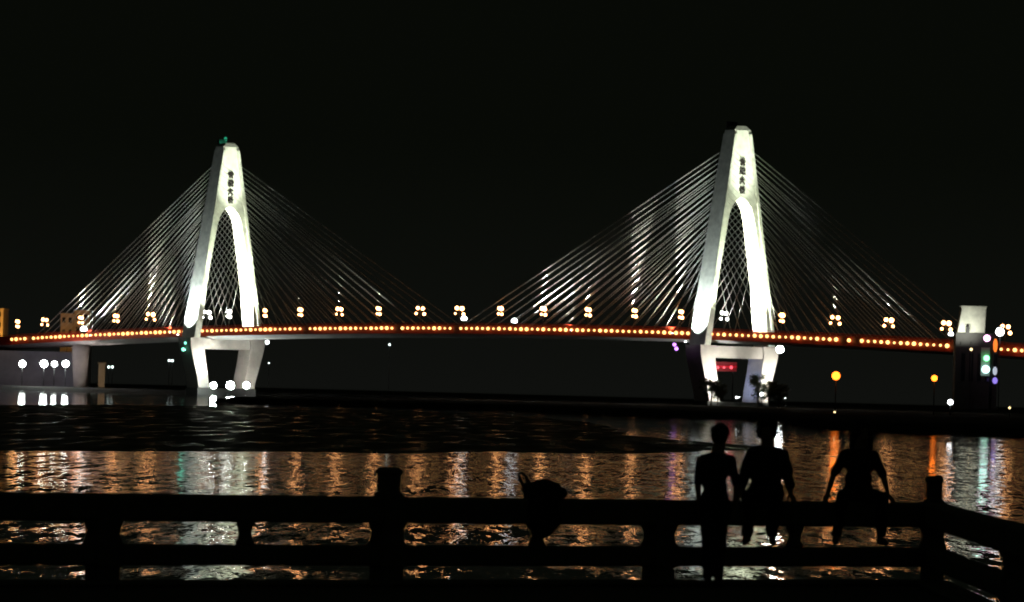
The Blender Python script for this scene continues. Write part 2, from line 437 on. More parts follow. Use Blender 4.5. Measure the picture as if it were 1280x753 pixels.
# ------------------------------------------------------------------ floodlights
def local_to(root, p):
    return root.matrix_world.inverted() @ Vector(p)
def floodlight(base, height, rad, lens, label, beams=(), group=None, name='floodlight', cat='floodlight', hood=None):
    """base: world point of the foot; beams: (world target, power, angle, colour)"""
    root = empty(name, base); tag(root, label, cat, group)
    MB().tube([(0,0,0), (0,0,height - rad*0.6)], [0.16, 0.11], 8).build('pole', M['dark'], root, True)
    hb = hood or Vector((0, 1, 0))
    x, y = basis(hb)
    c = Vector((0, 0, height))
    # a round lens in a shallow drum, open towards the viewer's side of the river
    MB().ball(c, rad, 14, 8).build('lens', lens, root, True)
    MB().rings([[c + hb*k + (x*math.cos(a) + y*math.sin(a))*rr for a in [2*math.pi*i/14 for i in range(14)]]
                for k, rr in ((rad*.25, rad*1.04), (rad*.9, rad*1.06), (rad*1.25, rad*.6))]).build('housing', M['dark'], root, True)
    for tgt, pw, an, colr in beams:
        d = (Vector(tgt) - (Vector(base) + c)).normalized()
        spot(root, c + d * rad * 1.35, Vector(tgt) - Vector(base), pw, an, colr)
    return root

WHITE = (1.0, 1.0, 0.93); COOL = (0.85, 0.95, 1.0)
K = 1.0e5
G_pyl = 'floodlights lighting the pylons'
for uc, nm in ((-HALF, 'farther'), (HALF, 'nearer')):
    dz = deck_z(uc)
    # portal face: two lamps standing on the deck in front of the pylon
    for s, wd in ((-1, 'near'), (1, 'far')):
        uf = uc + 17
        floodlight(world(uf, s*5.0, deck_z(uf) - 0.5), 1.6, 0.35, M['white_lens'], f'small floodlight in the {wd} half of the deck facing the {nm} pylon',
                   [(world(uc + 3.5, s*9, 74), 3.4*K, 36, (.92, 1, .78)), (world(uc + 4, s*13.5, 48), 1.3*K, 40, (.92, 1, .78))], hood=Vector((0.6, 0.6, -0.5)).normalized())
    floodlight(world(uc + 42, 0, deck_z(uc + 42) - 0.5), 1.6, 0.35, M['white_lens'], f'small floodlight in the median aimed at the head of the {nm} pylon',
                   [(world(uc + 3, 0, 103), 10*K, 17, (.93, 1, .84))], hood=Vector((0.6, 0.6, -0.5)).normalized())
    # far leg's inner face: lamp on the deck inside the arch
    floodlight(world(uc + 1, -7.5, dz - 0.5), 1.3, 0.55, M['white_lens'], f'floodlight on the deck inside the arch of the {nm} pylon',
               [(world(uc, 13, 38), 5*K, 60, (.96, 1, .86)), (world(uc, 10.5, 58), 11*K, 30, (.98, 1, .82)), (world(uc, 7, 76), 16*K, 20, (.98, 1, .82))], hood=Vector((0, 0.2, -1)).normalized())
    # outer side of the near leg: lamp on a bracket at its foot
    floodlight(world(uc - 1, -23.5, 25.4), 1.0, 0.45, M['white_lens'], f'floodlight at the foot of the near leg of the {nm} pylon',
               [(world(uc, -17, 44), 1.9*K, 84, COOL)], hood=Vector((0, -0.3, -1)).normalized())
    floodlight(world(uc - 13, 9.5, deck_z(uc - 13) - 0.5), 1.2, 0.3, M['dim_lens'], f'added small floodlight on the far side of the deck behind the {nm} pylon, lighting stays',
               [(world(uc - 36, 11, 85), 0.7*K, 50, WHITE)], hood=Vector((0, -0.3, -1)).normalized())  # lamp added to whiten the far stays
    # cable fan on the left of the pylon, brightened by lamps added on the deck
    for tu, pw in ((-20, 0.8*K), (-85, 0.4*K)):
        floodlight(world(uc + tu, -14.6, deck_z(uc + tu) - 1.5), 1.2, 0.3, M['white_lens'], f'added small cable floodlight {"close to" if tu > -50 else "well left of"} the {nm} pylon, outside the parapet',
                   [(world(uc + tu - 45, -10.5, 85), pw, 80, (1, 1, .86))], hood=Vector((0, -0.3, -1)).normalized())

def on_bridge(px, v):
    u = u_of(px, v, 0); return u, deck_z(u)
# big cable floods near midspan and at the ends of the side spans
for px, v, tgt_u, pw, lab, rad in (
        (580, -13.0, -HALF + 6, 7, 'left one of the two bright white floodlights at midspan, aimed at the farther pylon', 1.25),
        (643, -13.0, HALF - 6, 16, 'right one of the two bright white floodlights at midspan, aimed at the nearer pylon', 1.25),
        (105, -13.0, -HALF - 6, 16, 'bright white floodlight on the deck above the white side pier', 1.55),
        (1189, -13.0, HALF + 6, 3.5, 'white floodlight on the deck beside the pale block', 1.0)):
    u, z = on_bridge(px, v)
    floodlight(world(u, v, z - 0.2), {580: 4.2, 643: 3.4, 105: 3.0, 1189: 4.6}[px], rad, M['white_lens'], lab,
               [(world(tgt_u, -7, 88), pw*K*.3, 22, WHITE)], 'cable floodlights on the deck', hood=Vector((0, 0.3, -1)).normalized())
# uplights in the lamp posts that strike the stays above them
for px, pw in ((101, 3), (145, 3), (188, 2), (625, 1.5), (679, 4), (735, 4), (793, 4), (851, 2), (375, .5), (424, .5), (473, .5), (525, 1), (1044, .6), (1111, .6), (1183, 1)):
    rt = lamp_roots[px]; inv = Matrix.Rotation(-rt.rotation_euler.z, 3, 'Z'); V3 = Vector((-UX.y, UX.x, 0))
    a_ = inv @ (V3 * -0.85); b_ = inv @ (V3 * 0.6)
    MB().tube([(0, 0, 9.35), (a_.x, a_.y, 9.45)], 0.05, 6).build('bracket', M['dark'], rt)
    MB().lathe((a_.x, a_.y, 9.4), [(.16, 0), (.22, .15), (.22, .5), (.18, .53)], 10).build('uplight', M['dark'], rt)
    spot(rt, (a_.x, a_.y, 10.05), (b_.x, b_.y, 50), pw * 1.7 * K, 27, (1, .95, .82), 0.5, 0.05, 'uplight_beam')

# under the left approach, and at the foot of the farther pylon
for k, (px, py, rad, lab) in enumerate(((28, 455, 1.75, 'leftmost of the four white floodlights under the left approach'),
        (55, 455, 1.95, 'second from the left of the four white floodlights under the left approach'),
        (68, 455, 1.45, 'third from the left of the four white floodlights under the left approach'),
        (82, 455, 1.75, 'rightmost of the four white floodlights under the left approach'))):
    p = at(px, py, 2538); b = Vector((p.x, p.y, 2.2))
    floodlight(b, p.z - b.z, rad*.85, M['strong_lens'], lab, [(at(60 + 10*k, 432, 2570), 0.03*K, 130, (.9, .84, 1)), (at(102, 455, 2548), 0.7*K, 60, (1, .92, .9))], 'floodlights under the left approach', hood=Vector((0, 1, 0)))
for px, py, rad, lab in ((267, 482, 1.6, 'leftmost of three white floodlights at the foot of the farther pylon'),
        (288, 482, 2.0, 'large middle one of three white floodlights at the foot of the farther pylon'),
        (308, 482, 1.6, 'rightmost of three white floodlights at the foot of the farther pylon')):
    p = at(px, py, 2461); b = Vector((p.x, p.y, 1.5))
    floodlight(b, p.z - b.z, rad*.85, M['pier_lens'], lab, [(world(-HALF + 4.6, {267: -13, 288: 0, 308: 16}[px], 15), 0.42*K, {267: 70, 288: 110, 308: 100}[px], WHITE)], 'floodlights at the foot of the farther pylon', hood=Vector((0, 1, -.2)).normalized())
for px, v, lab in ((884, -10, 'low floodlight in front of the left foot of the nearer pylon'), (958, 14, 'low floodlight in front of the right foot of the nearer pylon')):
    p = world(HALF + 17, v, 0); b = Vector((p.x, p.y, 2.0))
    floodlight(b, 3.0, 0.4, M['white_lens'], lab, [(world(HALF + 4.6, v * 1.3, 14), 0.6*K, 110, WHITE)], 'low floodlights at the foot of the nearer pylon', hood=Vector((.3, -.7, -.5)).normalized())
# inner face of the far lower leg of the nearer pylon, lit blue
p = world(HALF, -6, 4.0)
floodlight(p, 1.4, 0.35, M['violet_lens'], 'small blue floodlight on the pile cap of the nearer pylon', [(world(HALF, 12, 12), 0.1*K, 70, (0.42, 0.55, 1.0))], hood=Vector((0, -1, 0)))
p = world(-HALF - 1.5, 0, 113.2); floodlight(p, 2.2, .7, M['halo_lamp'], 'dim green lamp added for the halo at the tip of the farther pylon', [(p + Vector((-.5, -2, -8)), .02*K, 150, (.1, 1, .6))], hood=Vector((0, 0, -1)), name='halo_lamp', cat='halo_lamp')  # lamp added to stand in for the green halo at the tip
# small coloured marker lamps by the pylons
def bracket(px, py, Y, v_lens, rad, label, beams=(), g=None):
    p = at(px, py, Y); return floodlight(p - Vector((0, 0, 1.6)), 1.6, rad, v_lens, label, beams, g, hood=Vector((0, 1, 0)))
bracket(975, 437, 2186, M['strong_lens'], 1.45, 'round white floodlight at the right end of the nearer crossbeam')
bracket(843, 431, 2186, M['violet_lens'], 0.7, 'upper violet lamp just left of the nearer pylon', g='violet lamps beside the nearer pylon')
bracket(845.5, 436, 2186, M['violet_lens'], 0.75, 'lower violet lamp just left of the nearer pylon', g='violet lamps beside the nearer pylon')
bracket(332, 423, 2462, M['white_lens'], 0.5, 'upper small white lamp at the right end of the farther crossbeam')
bracket(334, 428, 2462, M['white_lens'], 0.85, 'lower white lamp at the right end of the farther crossbeam')
bracket(229, 437, 2466, M['green_lens'], 0.75, 'green floodlight under the near leg of the farther pylon', [(world(-HALF, -18, 20), 0.15*K, 100, (0.1, 1, .62))])
bracket(232, 429, 2466, M['green_lens'], 0.6, 'upper green lamp tucked under the near leg of the farther pylon')

# ------------------------------------------------------------------ buildings and signs on the banks
def building(name, x0, x1, y0, y1, Y, depth, wall, label, rows=3, cols=4, z0=None, cat='building'):
    a = at(x0, y0, Y); b = at(x1, y0, Y); top = a.z; zb = z0 if z0 is not None else at(x0, y1, Y).z
    wd = (b.x - a.x)
    root = empty(name, (a.x, Y, zb)); tag(root, label, cat)
    h = top - zb
    MB().box((0, 0, 0), (wd, depth, h)).build('wall', wall, root)
    MB().box((-.3, -.3, h + .003), (wd + .3, depth + .3, h + .5)).build('roof', wall, root)
    for r in range(rows):
        for c in range(cols):
            cw, rh = wd / cols, h / rows
            f = MB().box((cw*(c+.25), -0.12, rh*(r+.3)), (cw*(c+.75), -0.003, rh*(r+.75))).build('window', M['dark'], root)
            MB().box((cw*(c+.29), -0.16, rh*(r+.34)), (cw*(c+.71), -0.124, rh*(r+.71))).build('pane', M['glass'], f)
    return root
def wall_lamp(parent_pt, mat, rad, beams, label, g=None):
    return floodlight(Vector(parent_pt) - Vector((0, 0, 2)), 2.0, rad, mat, label, beams, g, hood=Vector((0, -1, 0)), name='wall_lamp', cat='lamp')
SOD = (1.0, 0.42, 0.06)
building('apartment_building', -60, 4, 385, 478, 2700, 30, M['render_wall'], 'orange lit building at the left edge beyond the bridge', 7, 6, 2.0)
building('low_building', 76, 92, 393, 478, 2720, 20, M['render_wall'], 'narrow orange lit building behind the left end of the bridge', 6, 2, 2.0)
building('office_building', 93, 112, 389, 478, 2720, 20, M['render_wall'], 'pale pinkish building behind the bridge floodlight at the left', 6, 2, 2.0)
for px, py, Y, tgt, pw, lab in ((9, 425, 2680, at(-2, 400, 2700), 5, 'orange street lamp in front of the building at the left edge'),
                            (84, 424, 2700, at(84, 405, 2720), 0.5, 'orange lamp in front of the narrow building behind the deck'),
                            (103, 424, 2700, at(103, 403, 2720), 0.12, 'orange lamp in front of the pale pinkish building behind the deck')):
    p = at(px, py, Y)
    floodlight(Vector((p.x, p.y, 2.5)), p.z - 2.5, 0.4, M['sodium'], lab, [(tgt, pw*.06*K, 120, SOD)], 'orange lamps behind the left end of the bridge', name='street_lamp', cat='street lamp', hood=Vector((0, -1, 0)))

# retaining wall under the left approach
a, b = at(-80, 436, 2590), at(96, 434, 2590)
tag(MB().box((a.x, 2590, 1), (b.x, 2600, a.z)).build('retaining_wall', M['grey_wall']), 'grey concrete wall behind the four floodlights under the left approach', 'wall')
# orange lit post
p = at(127, 480, 2540); q = at(127, 455, 2540)
r_ = empty('gate_post', (p.x, p.y, 2.2)); tag(r_, 'orange lit post on the far bank right of the white side pier', 'post')
MB().box((-1.5, -1.5, 0), (1.5, 1.5, q.z - 2.2)).build('shaft', M['render_wall'], r_)
MB().box((-1.8, -1.8, q.z - 2.197), (1.8, 1.8, q.z - 1.6)).build('cap', M['render_wall'], r_)
p2 = at(131, 484, 2510)
floodlight(Vector((p2.x, p2.y, 2.2)), 1.2, 0.3, M['sodium'], 'small orange ground lamp in front of the orange lit post', [((p.x, p.y, q.z - 6), 0.05*K, 60, (1, .6, .25))], hood=Vector((0, -1, 0)))

# the block standing in front of the deck at the right
def block():
    Y = 2052
    a, b, t, m_, g = at(1197, 416, Y), at(1231, 416, Y), at(1200, 384, Y), None, 3.0
    root = empty('gate_tower', (a.x, Y, g)); tag(root, 'dark based tower with a pale floodlit top before the right end of the deck', 'tower')
    wd = b.x - a.x; hz = a.z - g; ht = t.z - g
    dark_w = at(1247, 430, Y).x - a.x
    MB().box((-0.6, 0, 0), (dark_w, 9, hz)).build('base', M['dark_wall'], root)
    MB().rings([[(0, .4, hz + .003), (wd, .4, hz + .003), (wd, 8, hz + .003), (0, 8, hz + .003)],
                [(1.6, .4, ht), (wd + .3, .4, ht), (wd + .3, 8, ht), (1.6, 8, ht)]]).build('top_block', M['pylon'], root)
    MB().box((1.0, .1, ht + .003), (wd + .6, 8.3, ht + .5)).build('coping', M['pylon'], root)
    for k in range(5):
        f = MB().box((1.5 + k*3.0, -.15, hz*.35), (3.2 + k*3.0, -.003, hz*.75)).build('window', M['dark'], root)
        MB().box((1.65 + k*3.0, -.2, hz*.37), (3.05 + k*3.0, -.153, hz*.73)).build('pane', M['glass'], f)
    MB().box((wd*.30, -1.2, hz), (wd*.42, .2, hz + 2.2)).build('vent_box', M['dark'], root)
    for px in (1201, 1214):
        c = at(px, 414, Y - 9)
        floodlight(Vector((c.x, c.y, a.z - 4.5)), 0.9, 0.16, M['dim_lens'], f'small floodlight at the {"left" if px < 1205 else "middle"} foot of the pale block', [((c.x, Y + .4, a.z + 3.0), 0.06*K, 100, (1, 1, .88))], 'lamps lighting the pale block', hood=Vector((0, -1, 0)))
block()
p = at(1250, 415, 2045); floodlight(Vector((p.x, p.y, 3.0)), p.z - 3.0, 1.6, M['white_lens'], 'big white floodlight right of the pale block', hood=Vector((.3, .8, .4)).normalized())
# colourful illuminated sign column
def sign_column():
    Y = 2040
    p = at(1238, 490, Y); root = empty('neon_sign', (p.x, p.y, 3.0)); tag(root, 'tall illuminated sign column with pink, green, white, orange and violet lights', 'sign')
    top = at(1238, 418, Y).z - 3.0
    MB().box((-0.5, 0, 0), (0.5, .6, top)).build('mast', M['dark'], root)
    def panel(name, px, py, r, c, es, tall=1.0):
        q = at(px, py, Y); mt = material(name + '_neon', c, .4, .02, emit=c, es=es)
        MB().rings([[(q.x - p.x + r*math.cos(a)*k, -0.5 - d, q.z - 3.0 + r*tall*math.sin(a)*k) for a in [2*math.pi*i/10 for i in range(10)]] for d, k in ((0, 1), (.5, 1), (.7, .7))]).build(name, mt, root)
        MB().box((min(0, q.x - p.x), -.45, q.z - 3.15), (max(.1, q.x - p.x), -.1, q.z - 2.85)).build('bracket', M['dark'], root)
    panel('pink_lamp', 1233.5, 423, 1.25, (1.0, .45, .8), 5)
    panel('green_lamp', 1233, 448, 1.1, (.25, 1.0, .4), 3.5)
    panel('cyan_lamp', 1232, 462, 1.5, (.6, 1.0, .95), 3)
    panel('orange_panel', 1244, 432, 0.8, (1.0, .22, .03), 1.3, 3.2)
    panel('pale_panel', 1243.5, 464, 0.8, (.7, .75, .9), .7, 2.0)
    panel('violet_panel', 1243.5, 476, 0.95, (.35, .25, .95), 1.0, 1.3)
    # green washed panel behind the lamps
    q0, q1 = at(1226, 470, Y), at(1239, 435, Y)
    MB().box((q0.x - p.x, .61, q0.z - 3), (q1.x - p.x, .8, q1.z - 3)).build('back_panel', M['render_wall'], root)
sign_column()

# red lit sign under the nearer pylon
def red_sign():
    Y = 2225
    a, b = at(890, 464, Y), at(921, 453, Y)
    root = empty('red_sign', ((a.x + b.x)/2, Y, 2.5)); tag(root, 'red illuminated sign board seen between the legs of the nearer pylon', 'sign')
    hw = (b.x - a.x)/2; z0, z1 = a.z - 2.5, b.z - 2.5
    red = material('red_neon_panel', (.5, .02, .04), .4, .1, emit=(1.0, .01, .03), es=.035)
    MB().box((-hw, 0, z0), (hw, .5, z1)).build('board', red, root)
    for s in (-.7, .7): MB().box((s*hw - .2, .1, 0), (s*hw + .2, .4, z0 - .003)).build('post', M['dark'], root)
    pk = material('pink_neon_letter', (1, .3, .4), .4, .05, emit=(1.0, .10, .14), es=1.8)
    for px, r in ((897, .62), (905, .5), (914, .68)):
        q = at(px, 459.5, Y); MB().ball((q.x - root.location.x, -.25, q.z - 2.5), r, 8, 5).build('bulb', pk, root, True)
    MB().tube([(-hw, -.1, (z0+z1)/2), (hw, -.1, (z0+z1)/2)], .35, 8).build('neon_tube', material('red_neon_tube', (.8, .02, .05), .4, .02, emit=(1.0, .012, .04), es=.3), root, True)
red_sign()

# lamps on the right bank and scattered far lights
def shore_lamp(px, py, Y, mat, rad, label, ground=1.6, g=None):
    p = at(px, py, Y); return floodlight(Vector((p.x, p.y, ground)), max(0.8, p.z - ground), rad, mat, label, (), g, name='shore_lamp', cat='lamp', hood=Vector((0, 1, 0)))
shore_lamp(1045, 470, 1500, M['sodium'], 1.15, 'big orange lamp on the right bank below the deck')
shore_lamp(1168, 473, 1500, M['sodium'], 0.85, 'smaller orange lamp on the right bank below the pale block')
shore_lamp(1188, 503, 1480, M['white_lens'], 0.72, 'white lamp low on the right bank')
warm = material('dim_warm_bulb', (.6, .5, .3), .4, .02, emit=(1.0, .75, .35), es=3)
cool = material('dim_white_bulb', (.6, .6, .6), .4, .02, emit=(.8, 1.0, .95), es=4)
shore_lamp(1262, 510, 1400, warm, 0.28, 'tiny yellowish lamp at the right edge of the bank')
shore_lamp(1043, 528, 1100, warm, 0.2, 'tiny yellowish lamp low on the bank above the rightmost person')
shore_lamp(487, 431, 2650, cool, 0.5, 'lone tiny white light below the deck at midspan', 3)
shore_lamp(136, 459, 2640, cool, 0.55, 'left one of a pair of tiny white lights right of the side pier', 3, 'pair of tiny lights right of the side pier')
shore_lamp(140.5, 459, 2640, cool, 0.55, 'right one of a pair of tiny white lights right of the side pier', 3, 'pair of tiny lights right of the side pier')
shore_lamp(211.5, 451, 2640, cool, 0.55, 'left one of two merged white lights left of the farther pylon foot', 3)
shore_lamp(215.5, 451, 2640, cool, 0.55, 'right one of two merged white lights left of the farther pylon foot', 3)
shore_lamp(336, 454, 2640, cool, 0.35, 'tiny white light right of the farther pylon foot', 3)
shore_lamp(1214, 437, 2049, warm, 0.5, 'tiny orange lamp on the dark base of the gate tower', 3)
shore_lamp(921, 497, 2150, M['white_lens'], 0.45, 'small white lamp on the ground between the legs of the nearer pylon', 2)
shore_lamp(952, 493, 2130, M['white_lens'], 0.6, 'white lamp among the trees at the right foot of the nearer pylon', 2)

# trees at the foot of the nearer pylon
def tree(base, h, label, seed):
    rnd = random.Random(seed); root = empty('tree', base); tag(root, label, 'tree', 'trees at the foot of the nearer pylon')
    t = MB(); t.tube([(0,0,-.3), (.1,.1,h*.3), (.15,-.1,h*.6), (0,0,h*.85)], [h*.035, h*.028, h*.018, .05], 7)
    for k in range(6):
        a = rnd.uniform(0, 6.28); z = h*rnd.uniform(.3, .65); l = h*rnd.uniform(.18, .3)
        t.tube([(.1,0,z), (math.cos(a)*l*.6, math.sin(a)*l*.6, z + l*.4), (math.cos(a)*l, math.sin(a)*l, z + l*.9)], [h*.012, h*.009, .03], 5)
    t.build('trunk', M['bark'], root, True)
    c = MB(); cl = [(Vector((rnd.gauss(0, h*.15), rnd.gauss(0, h*.15), h*rnd.uniform(.35, 1.0))), h*rnd.uniform(.07, .16)) for _ in range(28)]
    for cc, r in cl:
        for _ in range(90):
            p = cc + Vector((rnd.gauss(0, 1), rnd.gauss(0, 1), rnd.gauss(0, .8))) * r * .6
            d = Vector((rnd.gauss(0, 1), rnd.gauss(0, 1), rnd.gauss(0, 1))).normalized(); x, y = basis(d); s = rnd.uniform(.18, .4)
            c.add([p - x*s, p - y*s*.5, p + x*s, p + y*s*.5], [(0, 1, 2, 3)])
    c.build('crown', M['leaf'], root); return root
for px, Y, h, lab in ((889, 2150, 10.5, 'leafy tree against the left foot of the nearer pylon'), (897, 2140, 8.0, 'smaller tree just inside the left foot of the nearer pylon'),
                      (947, 2150, 12.0, 'tree in front of the bluish leg of the nearer pylon'), (961, 2145, 10.0, 'tree at the right foot of the nearer pylon'), (974, 2140, 8.5, 'tree right of the nearer pylon foot')):
    p = at(px, 495, Y); tree(Vector((p.x, p.y, 1.5)), h, lab, int(px))

# ------------------------------------------------------------------ promenade and railing
FLOOR = EYE - 2.04
P0 = at(50, 617, 54.6); P1 = at(800, 625, 59.3)
RD = Vector((P1.x - P0.x, P1.y - P0.y, 0)).normalized(); RN = Vector((RD.y, -RD.x, 0))     # RN: towards the viewer
def rail_at(px):
    r = ray(px, 640); a = np.array([[r.x, -RD.x], [r.y, -RD.y]])
    s = np.linalg.solve(a, [P0.x, P0.y])[1]; return s           # metres along the railing
def rail_pt(s, n=0.0, z=0.0): return Vector((P0.x, P0.y, 0)) + RD*s + RN*n + Vector((0, 0, z))
S_END = rail_at(1167); CORNER = rail_pt(S_END)
TOP = EYE - 1.11
pro = [rail_pt(-25, -.45), rail_pt(S_END + .45, -.45), Vector((CORNER.x + .55, CORNER.y - 9, 0)), Vector((CORNER.x + .55, -30, 0)), Vector((-40, -30, 0))]
tag(MB().rings([[(p.x, p.y, -1.5) for p in pro], [(p.x, p.y, FLOOR) for p in pro]]).build('promenade', M['paving']), kind='structure')

def railing(origin, d, length, posts, balusters, name, label):
    """local x along d, local -y towards the viewer's side"""
    ang = math.atan2(d.y, d.x); root = empty(name, (origin.x, origin.y, FLOOR), ang); tag(root, label, 'railing')
    T = TOP - FLOOR
    def beam(nm, x0, x1, z0, z1, hw):
        b = 0.03; prof = [(-hw, z0+b), (-hw, z1-b), (-hw+b, z1), (hw-b, z1), (hw, z1-b), (hw, z0+b), (hw-b, z0), (-hw+b, z0)]
        return MB().rings([[(x, y, z) for y, z in prof] for x in (x0, x1)]).build(nm, M['concrete'], root)
    x0, x1 = length
    beam('kerb', x0, x1, 0.0, 0.064, .2)
    edges = [x0] + [p for p, c in posts] + [x1]
    for a, b in zip(edges, edges[1:]):
        if b - a < .05: continue
        beam('top_rail', a, b, T - .275, T, .13)
        beam('middle_rail', a, b, T - .715, T - .505, .11)
    for x, cap in posts:
        hw = lambda z: .2 if z < .3 else .2 - .045*math.sin(math.pi*min(1, max(0, (z - .43)/.24)))
        zs = [0.066, .2, T-.72, T-.6, T-.505, T-.46, T-.42, T-.39, T-.36, T-.32, T-.27, T - .1, T + .002]
        def wv(z):
            if T-.505 <= z <= T-.275: return .15 - .03*math.sin(math.pi*(z - (T-.505))/.23)
            return .125 if z < T - .72 else .15
        post = MB().rings([[(x+s*wv(z), t*min(.17, wv(z)), z) for s, t in ((-1,-1),(1,-1),(1,1),(-1,1))] for z in zs]).build('post', M['concrete'], root)
        if cap:
            MB().rings([[(x+s*r, t*r, T + z) for s, t in ((-1,-1),(1,-1),(1,1),(-1,1))] for r, z in ((.11, .003), (.11, .03), (.088, .045), (.088, .225), (.102, .24), (.102, .275), (.07, .305))]).build('post_cap', M['concrete'], post)
    for x in balusters:
        MB().lathe((x, 0, 0), [(.1, T-.503), (.1, T-.48), (.082, T-.45), (.066, T-.39), (.082, T-.33), (.1, T-.30), (.1, T-.277)], 16).build('baluster', M['concrete'], root, True)
    return root
org = Vector((P0.x, P0.y, 0))
rs_ = lambda px: rail_at(px)
railing(org, RD, (rail_at(-120), S_END - .19), [(rs_(130), False), (rs_(485), True), (rs_(825), False)], [rs_(-45), rs_(307), rs_(672), rs_(994)],
        'railing', 'heavy concrete promenade railing running across the foreground')
railing(CORNER + Vector((0, 0, 0)), Vector((0, -1, 0)), (0.0, 12.0), [(0.0, True), (10.2, False)], [], 'railing',
        'concrete railing turning the corner towards the viewer at the right')

# ------------------------------------------------------------------ bag slumped on the railing
def remesh(mb, voxel, name, mat, parent, smooth_it=6):
    o = mb.build(name + '_raw', None)
    md = o.modifiers.new('r', 'REMESH'); md.mode = 'VOXEL'; md.voxel_size = voxel
    sm = o.modifiers.new('s', 'SMOOTH'); sm.factor = 0.5; sm.iterations = smooth_it
    dg = bpy.context.evaluated_depsgraph_get(); dg.update()
    me = bpy.data.meshes.new_from_object(o.evaluated_get(dg)); me.name = name
    bpy.data.objects.remove(o)
    me.materials.clear(); me.materials.append(mat)
    me.polygons.foreach_set('use_smooth', [True] * len(me.polygons))
    q = bpy.data.objects.new(name, me); COL.objects.link(q); q.parent = parent
    return q
from mathutils import noise as mnoise
def ruffle(o, amp, freq):
    off = Vector((random.random()*50, random.random()*50, 0))
    me = o.data; n = len(me.vertices)
    co = np.empty(n*3); me.vertices.foreach_get('co', co); co = co.reshape(-1, 3)
    nr = np.empty(n*3); me.vertex_normals.foreach_get('vector', nr); nr = nr.reshape(-1, 3)
    d = np.array([mnoise.noise(Vector(c)*freq + off) + .5*mnoise.noise(Vector(c)*freq*2.3 + off) for c in co])
    me.vertices.foreach_set('co', (co + nr*(d*amp)[:, None]).ravel()); me.update()
def ellipsoid(mb, c, r, rot=None, n=16, m=10):
    c = Vector(c); vs = []
    rings = []
    for k in range(m + 1):
        th = math.pi * k / m; rr = max(1e-3, math.sin(th)); z = -math.cos(th)
        ring = []
        for i in range(n):
            p = Vector((rr*math.cos(2*math.pi*i/n)*r[0], rr*math.sin(2*math.pi*i/n)*r[1], z*r[2]))
            if rot is not None: p = rot @ p
            ring.append(c + p)
        rings.append(ring)
    mb.rings(rings)
def capsule(mb, a, b, ra, rb, n=14, flat=1.0):
    a, b = Vector(a), Vector(b); d = (b - a); l = d.length
    if l < 1e-6: return
    d /= l; x, y = basis(d); rings = []
    for k in range(5):
        th = math.pi/2 * k/4; rr = max(1e-3, ra*math.sin(th)); c = a - d*ra*math.cos(th)
        rings.append([c + (x*math.cos(2*math.pi*i/n)*flat + y*math.sin(2*math.pi*i/n))*rr for i in range(n)])
    for k in range(5):
        th = math.pi/2 * k/4; rr = max(1e-3, rb*math.cos(th)); c = b + d*rb*math.sin(th)
        rings.append([c + (x*math.cos(2*math.pi*i/n)*flat + y*math.sin(2*math.pi*i/n))*rr for i in range(n)])
    mb.rings(rings)
def chain(mb, pts, rads, flat=1.0):
    for (a, b), (ra, rb) in zip(zip(pts, pts[1:]), zip(rads, rads[1:])): capsule(mb, a, b, ra, rb, flat=flat)

def bag():
    s = rail_at(676); base = rail_pt(s, 0.02, TOP)
    root = empty('bag', base, 0); tag(root, 'dark soft bag slumped over the railing left of the people', 'bag')
    cloth = material('dark_canvas', (.03, .03, .035), .85, .3, 14, .3)
    m = MB()
    ellipsoid(m, (0, 0, .11), (.24, .13, .13)); ellipsoid(m, (.02, -.02, .16), (.19, .11, .1)); ellipsoid(m, (.12, 0, .1), (.2, .12, .1), Matrix.Rotation(.35, 3, 'Y'))
    ellipsoid(m, (0, -.19, -.22), (.23, .08, .3)); capsule(m, (-.1, -.05, .12), (-.1, -.17, -.05), .1, .1); capsule(m, (.1, -.05, .12), (.1, -.17, -.05), .1, .1)
    ruffle(remesh(m, .012, 'sack', cloth, root), .045, 6)
    h = MB(); h.tube([(-.16, 0, .2), (-.2, 0, .28), (-.24, -.01, .33), (-.28, -.01, .33), (-.28, 0, .26), (-.22, 0, .14)], .022, 8)
    h.build('strap', cloth, root, True)
    root.scale = (.9, 1, .8)
bag()

# ------------------------------------------------------------------ people
def hand(mb, wrist, d, palm_n, side, curl, scale=1.0):
    """palm from wrist along d; palm_n = direction the palm faces; side = +1/-1 thumb side along d x palm_n"""
    d = Vector(d).normalized(); pn = Vector(palm_n); pn = (pn - d*pn.dot(d)).normalized(); t = d.cross(pn) * side
    w = Vector(wrist); s = scale
    for k in range(4):
        off = (k - 1.5) * .019 * s
        capsule(mb, w + t*off*.6 + d*.012, w + d*.085*s - t*off*-1.0, .0135*s, .0115*s)
        ln = (.072, .079, .073, .058)[3 - k] * s
        p = w + d*.088*s + t*off; r = .0092*s; dd = d.copy()
        for j, f in enumerate((.44, .31, .25)):
            a = curl * (0.55 + .28*j) * (1.0 + .12*((k*7) % 3 - 1))
            dd = (d*math.cos(a*(j+1)*.8) + pn*math.sin(a*(j+1)*.8)).normalized()
            q = p + dd*ln*f*1.08; capsule(mb, p, q, r, r*.93); p = q; r *= .93
    b = w + d*.028*s + t*.022*s
    k1 = b + (d*.75 + t*.65 + pn*.2).normalized()*.042*s; k2 = k1 + (d*.9 + t*.25 + pn*.4).normalized()*.03*s; k3 = k2 + (d*.85 + pn*.5).normalized()*.024*s
    chain(mb, [b, k1, k2, k3], [.015*s, .0115*s, .0105*s, .009*s])

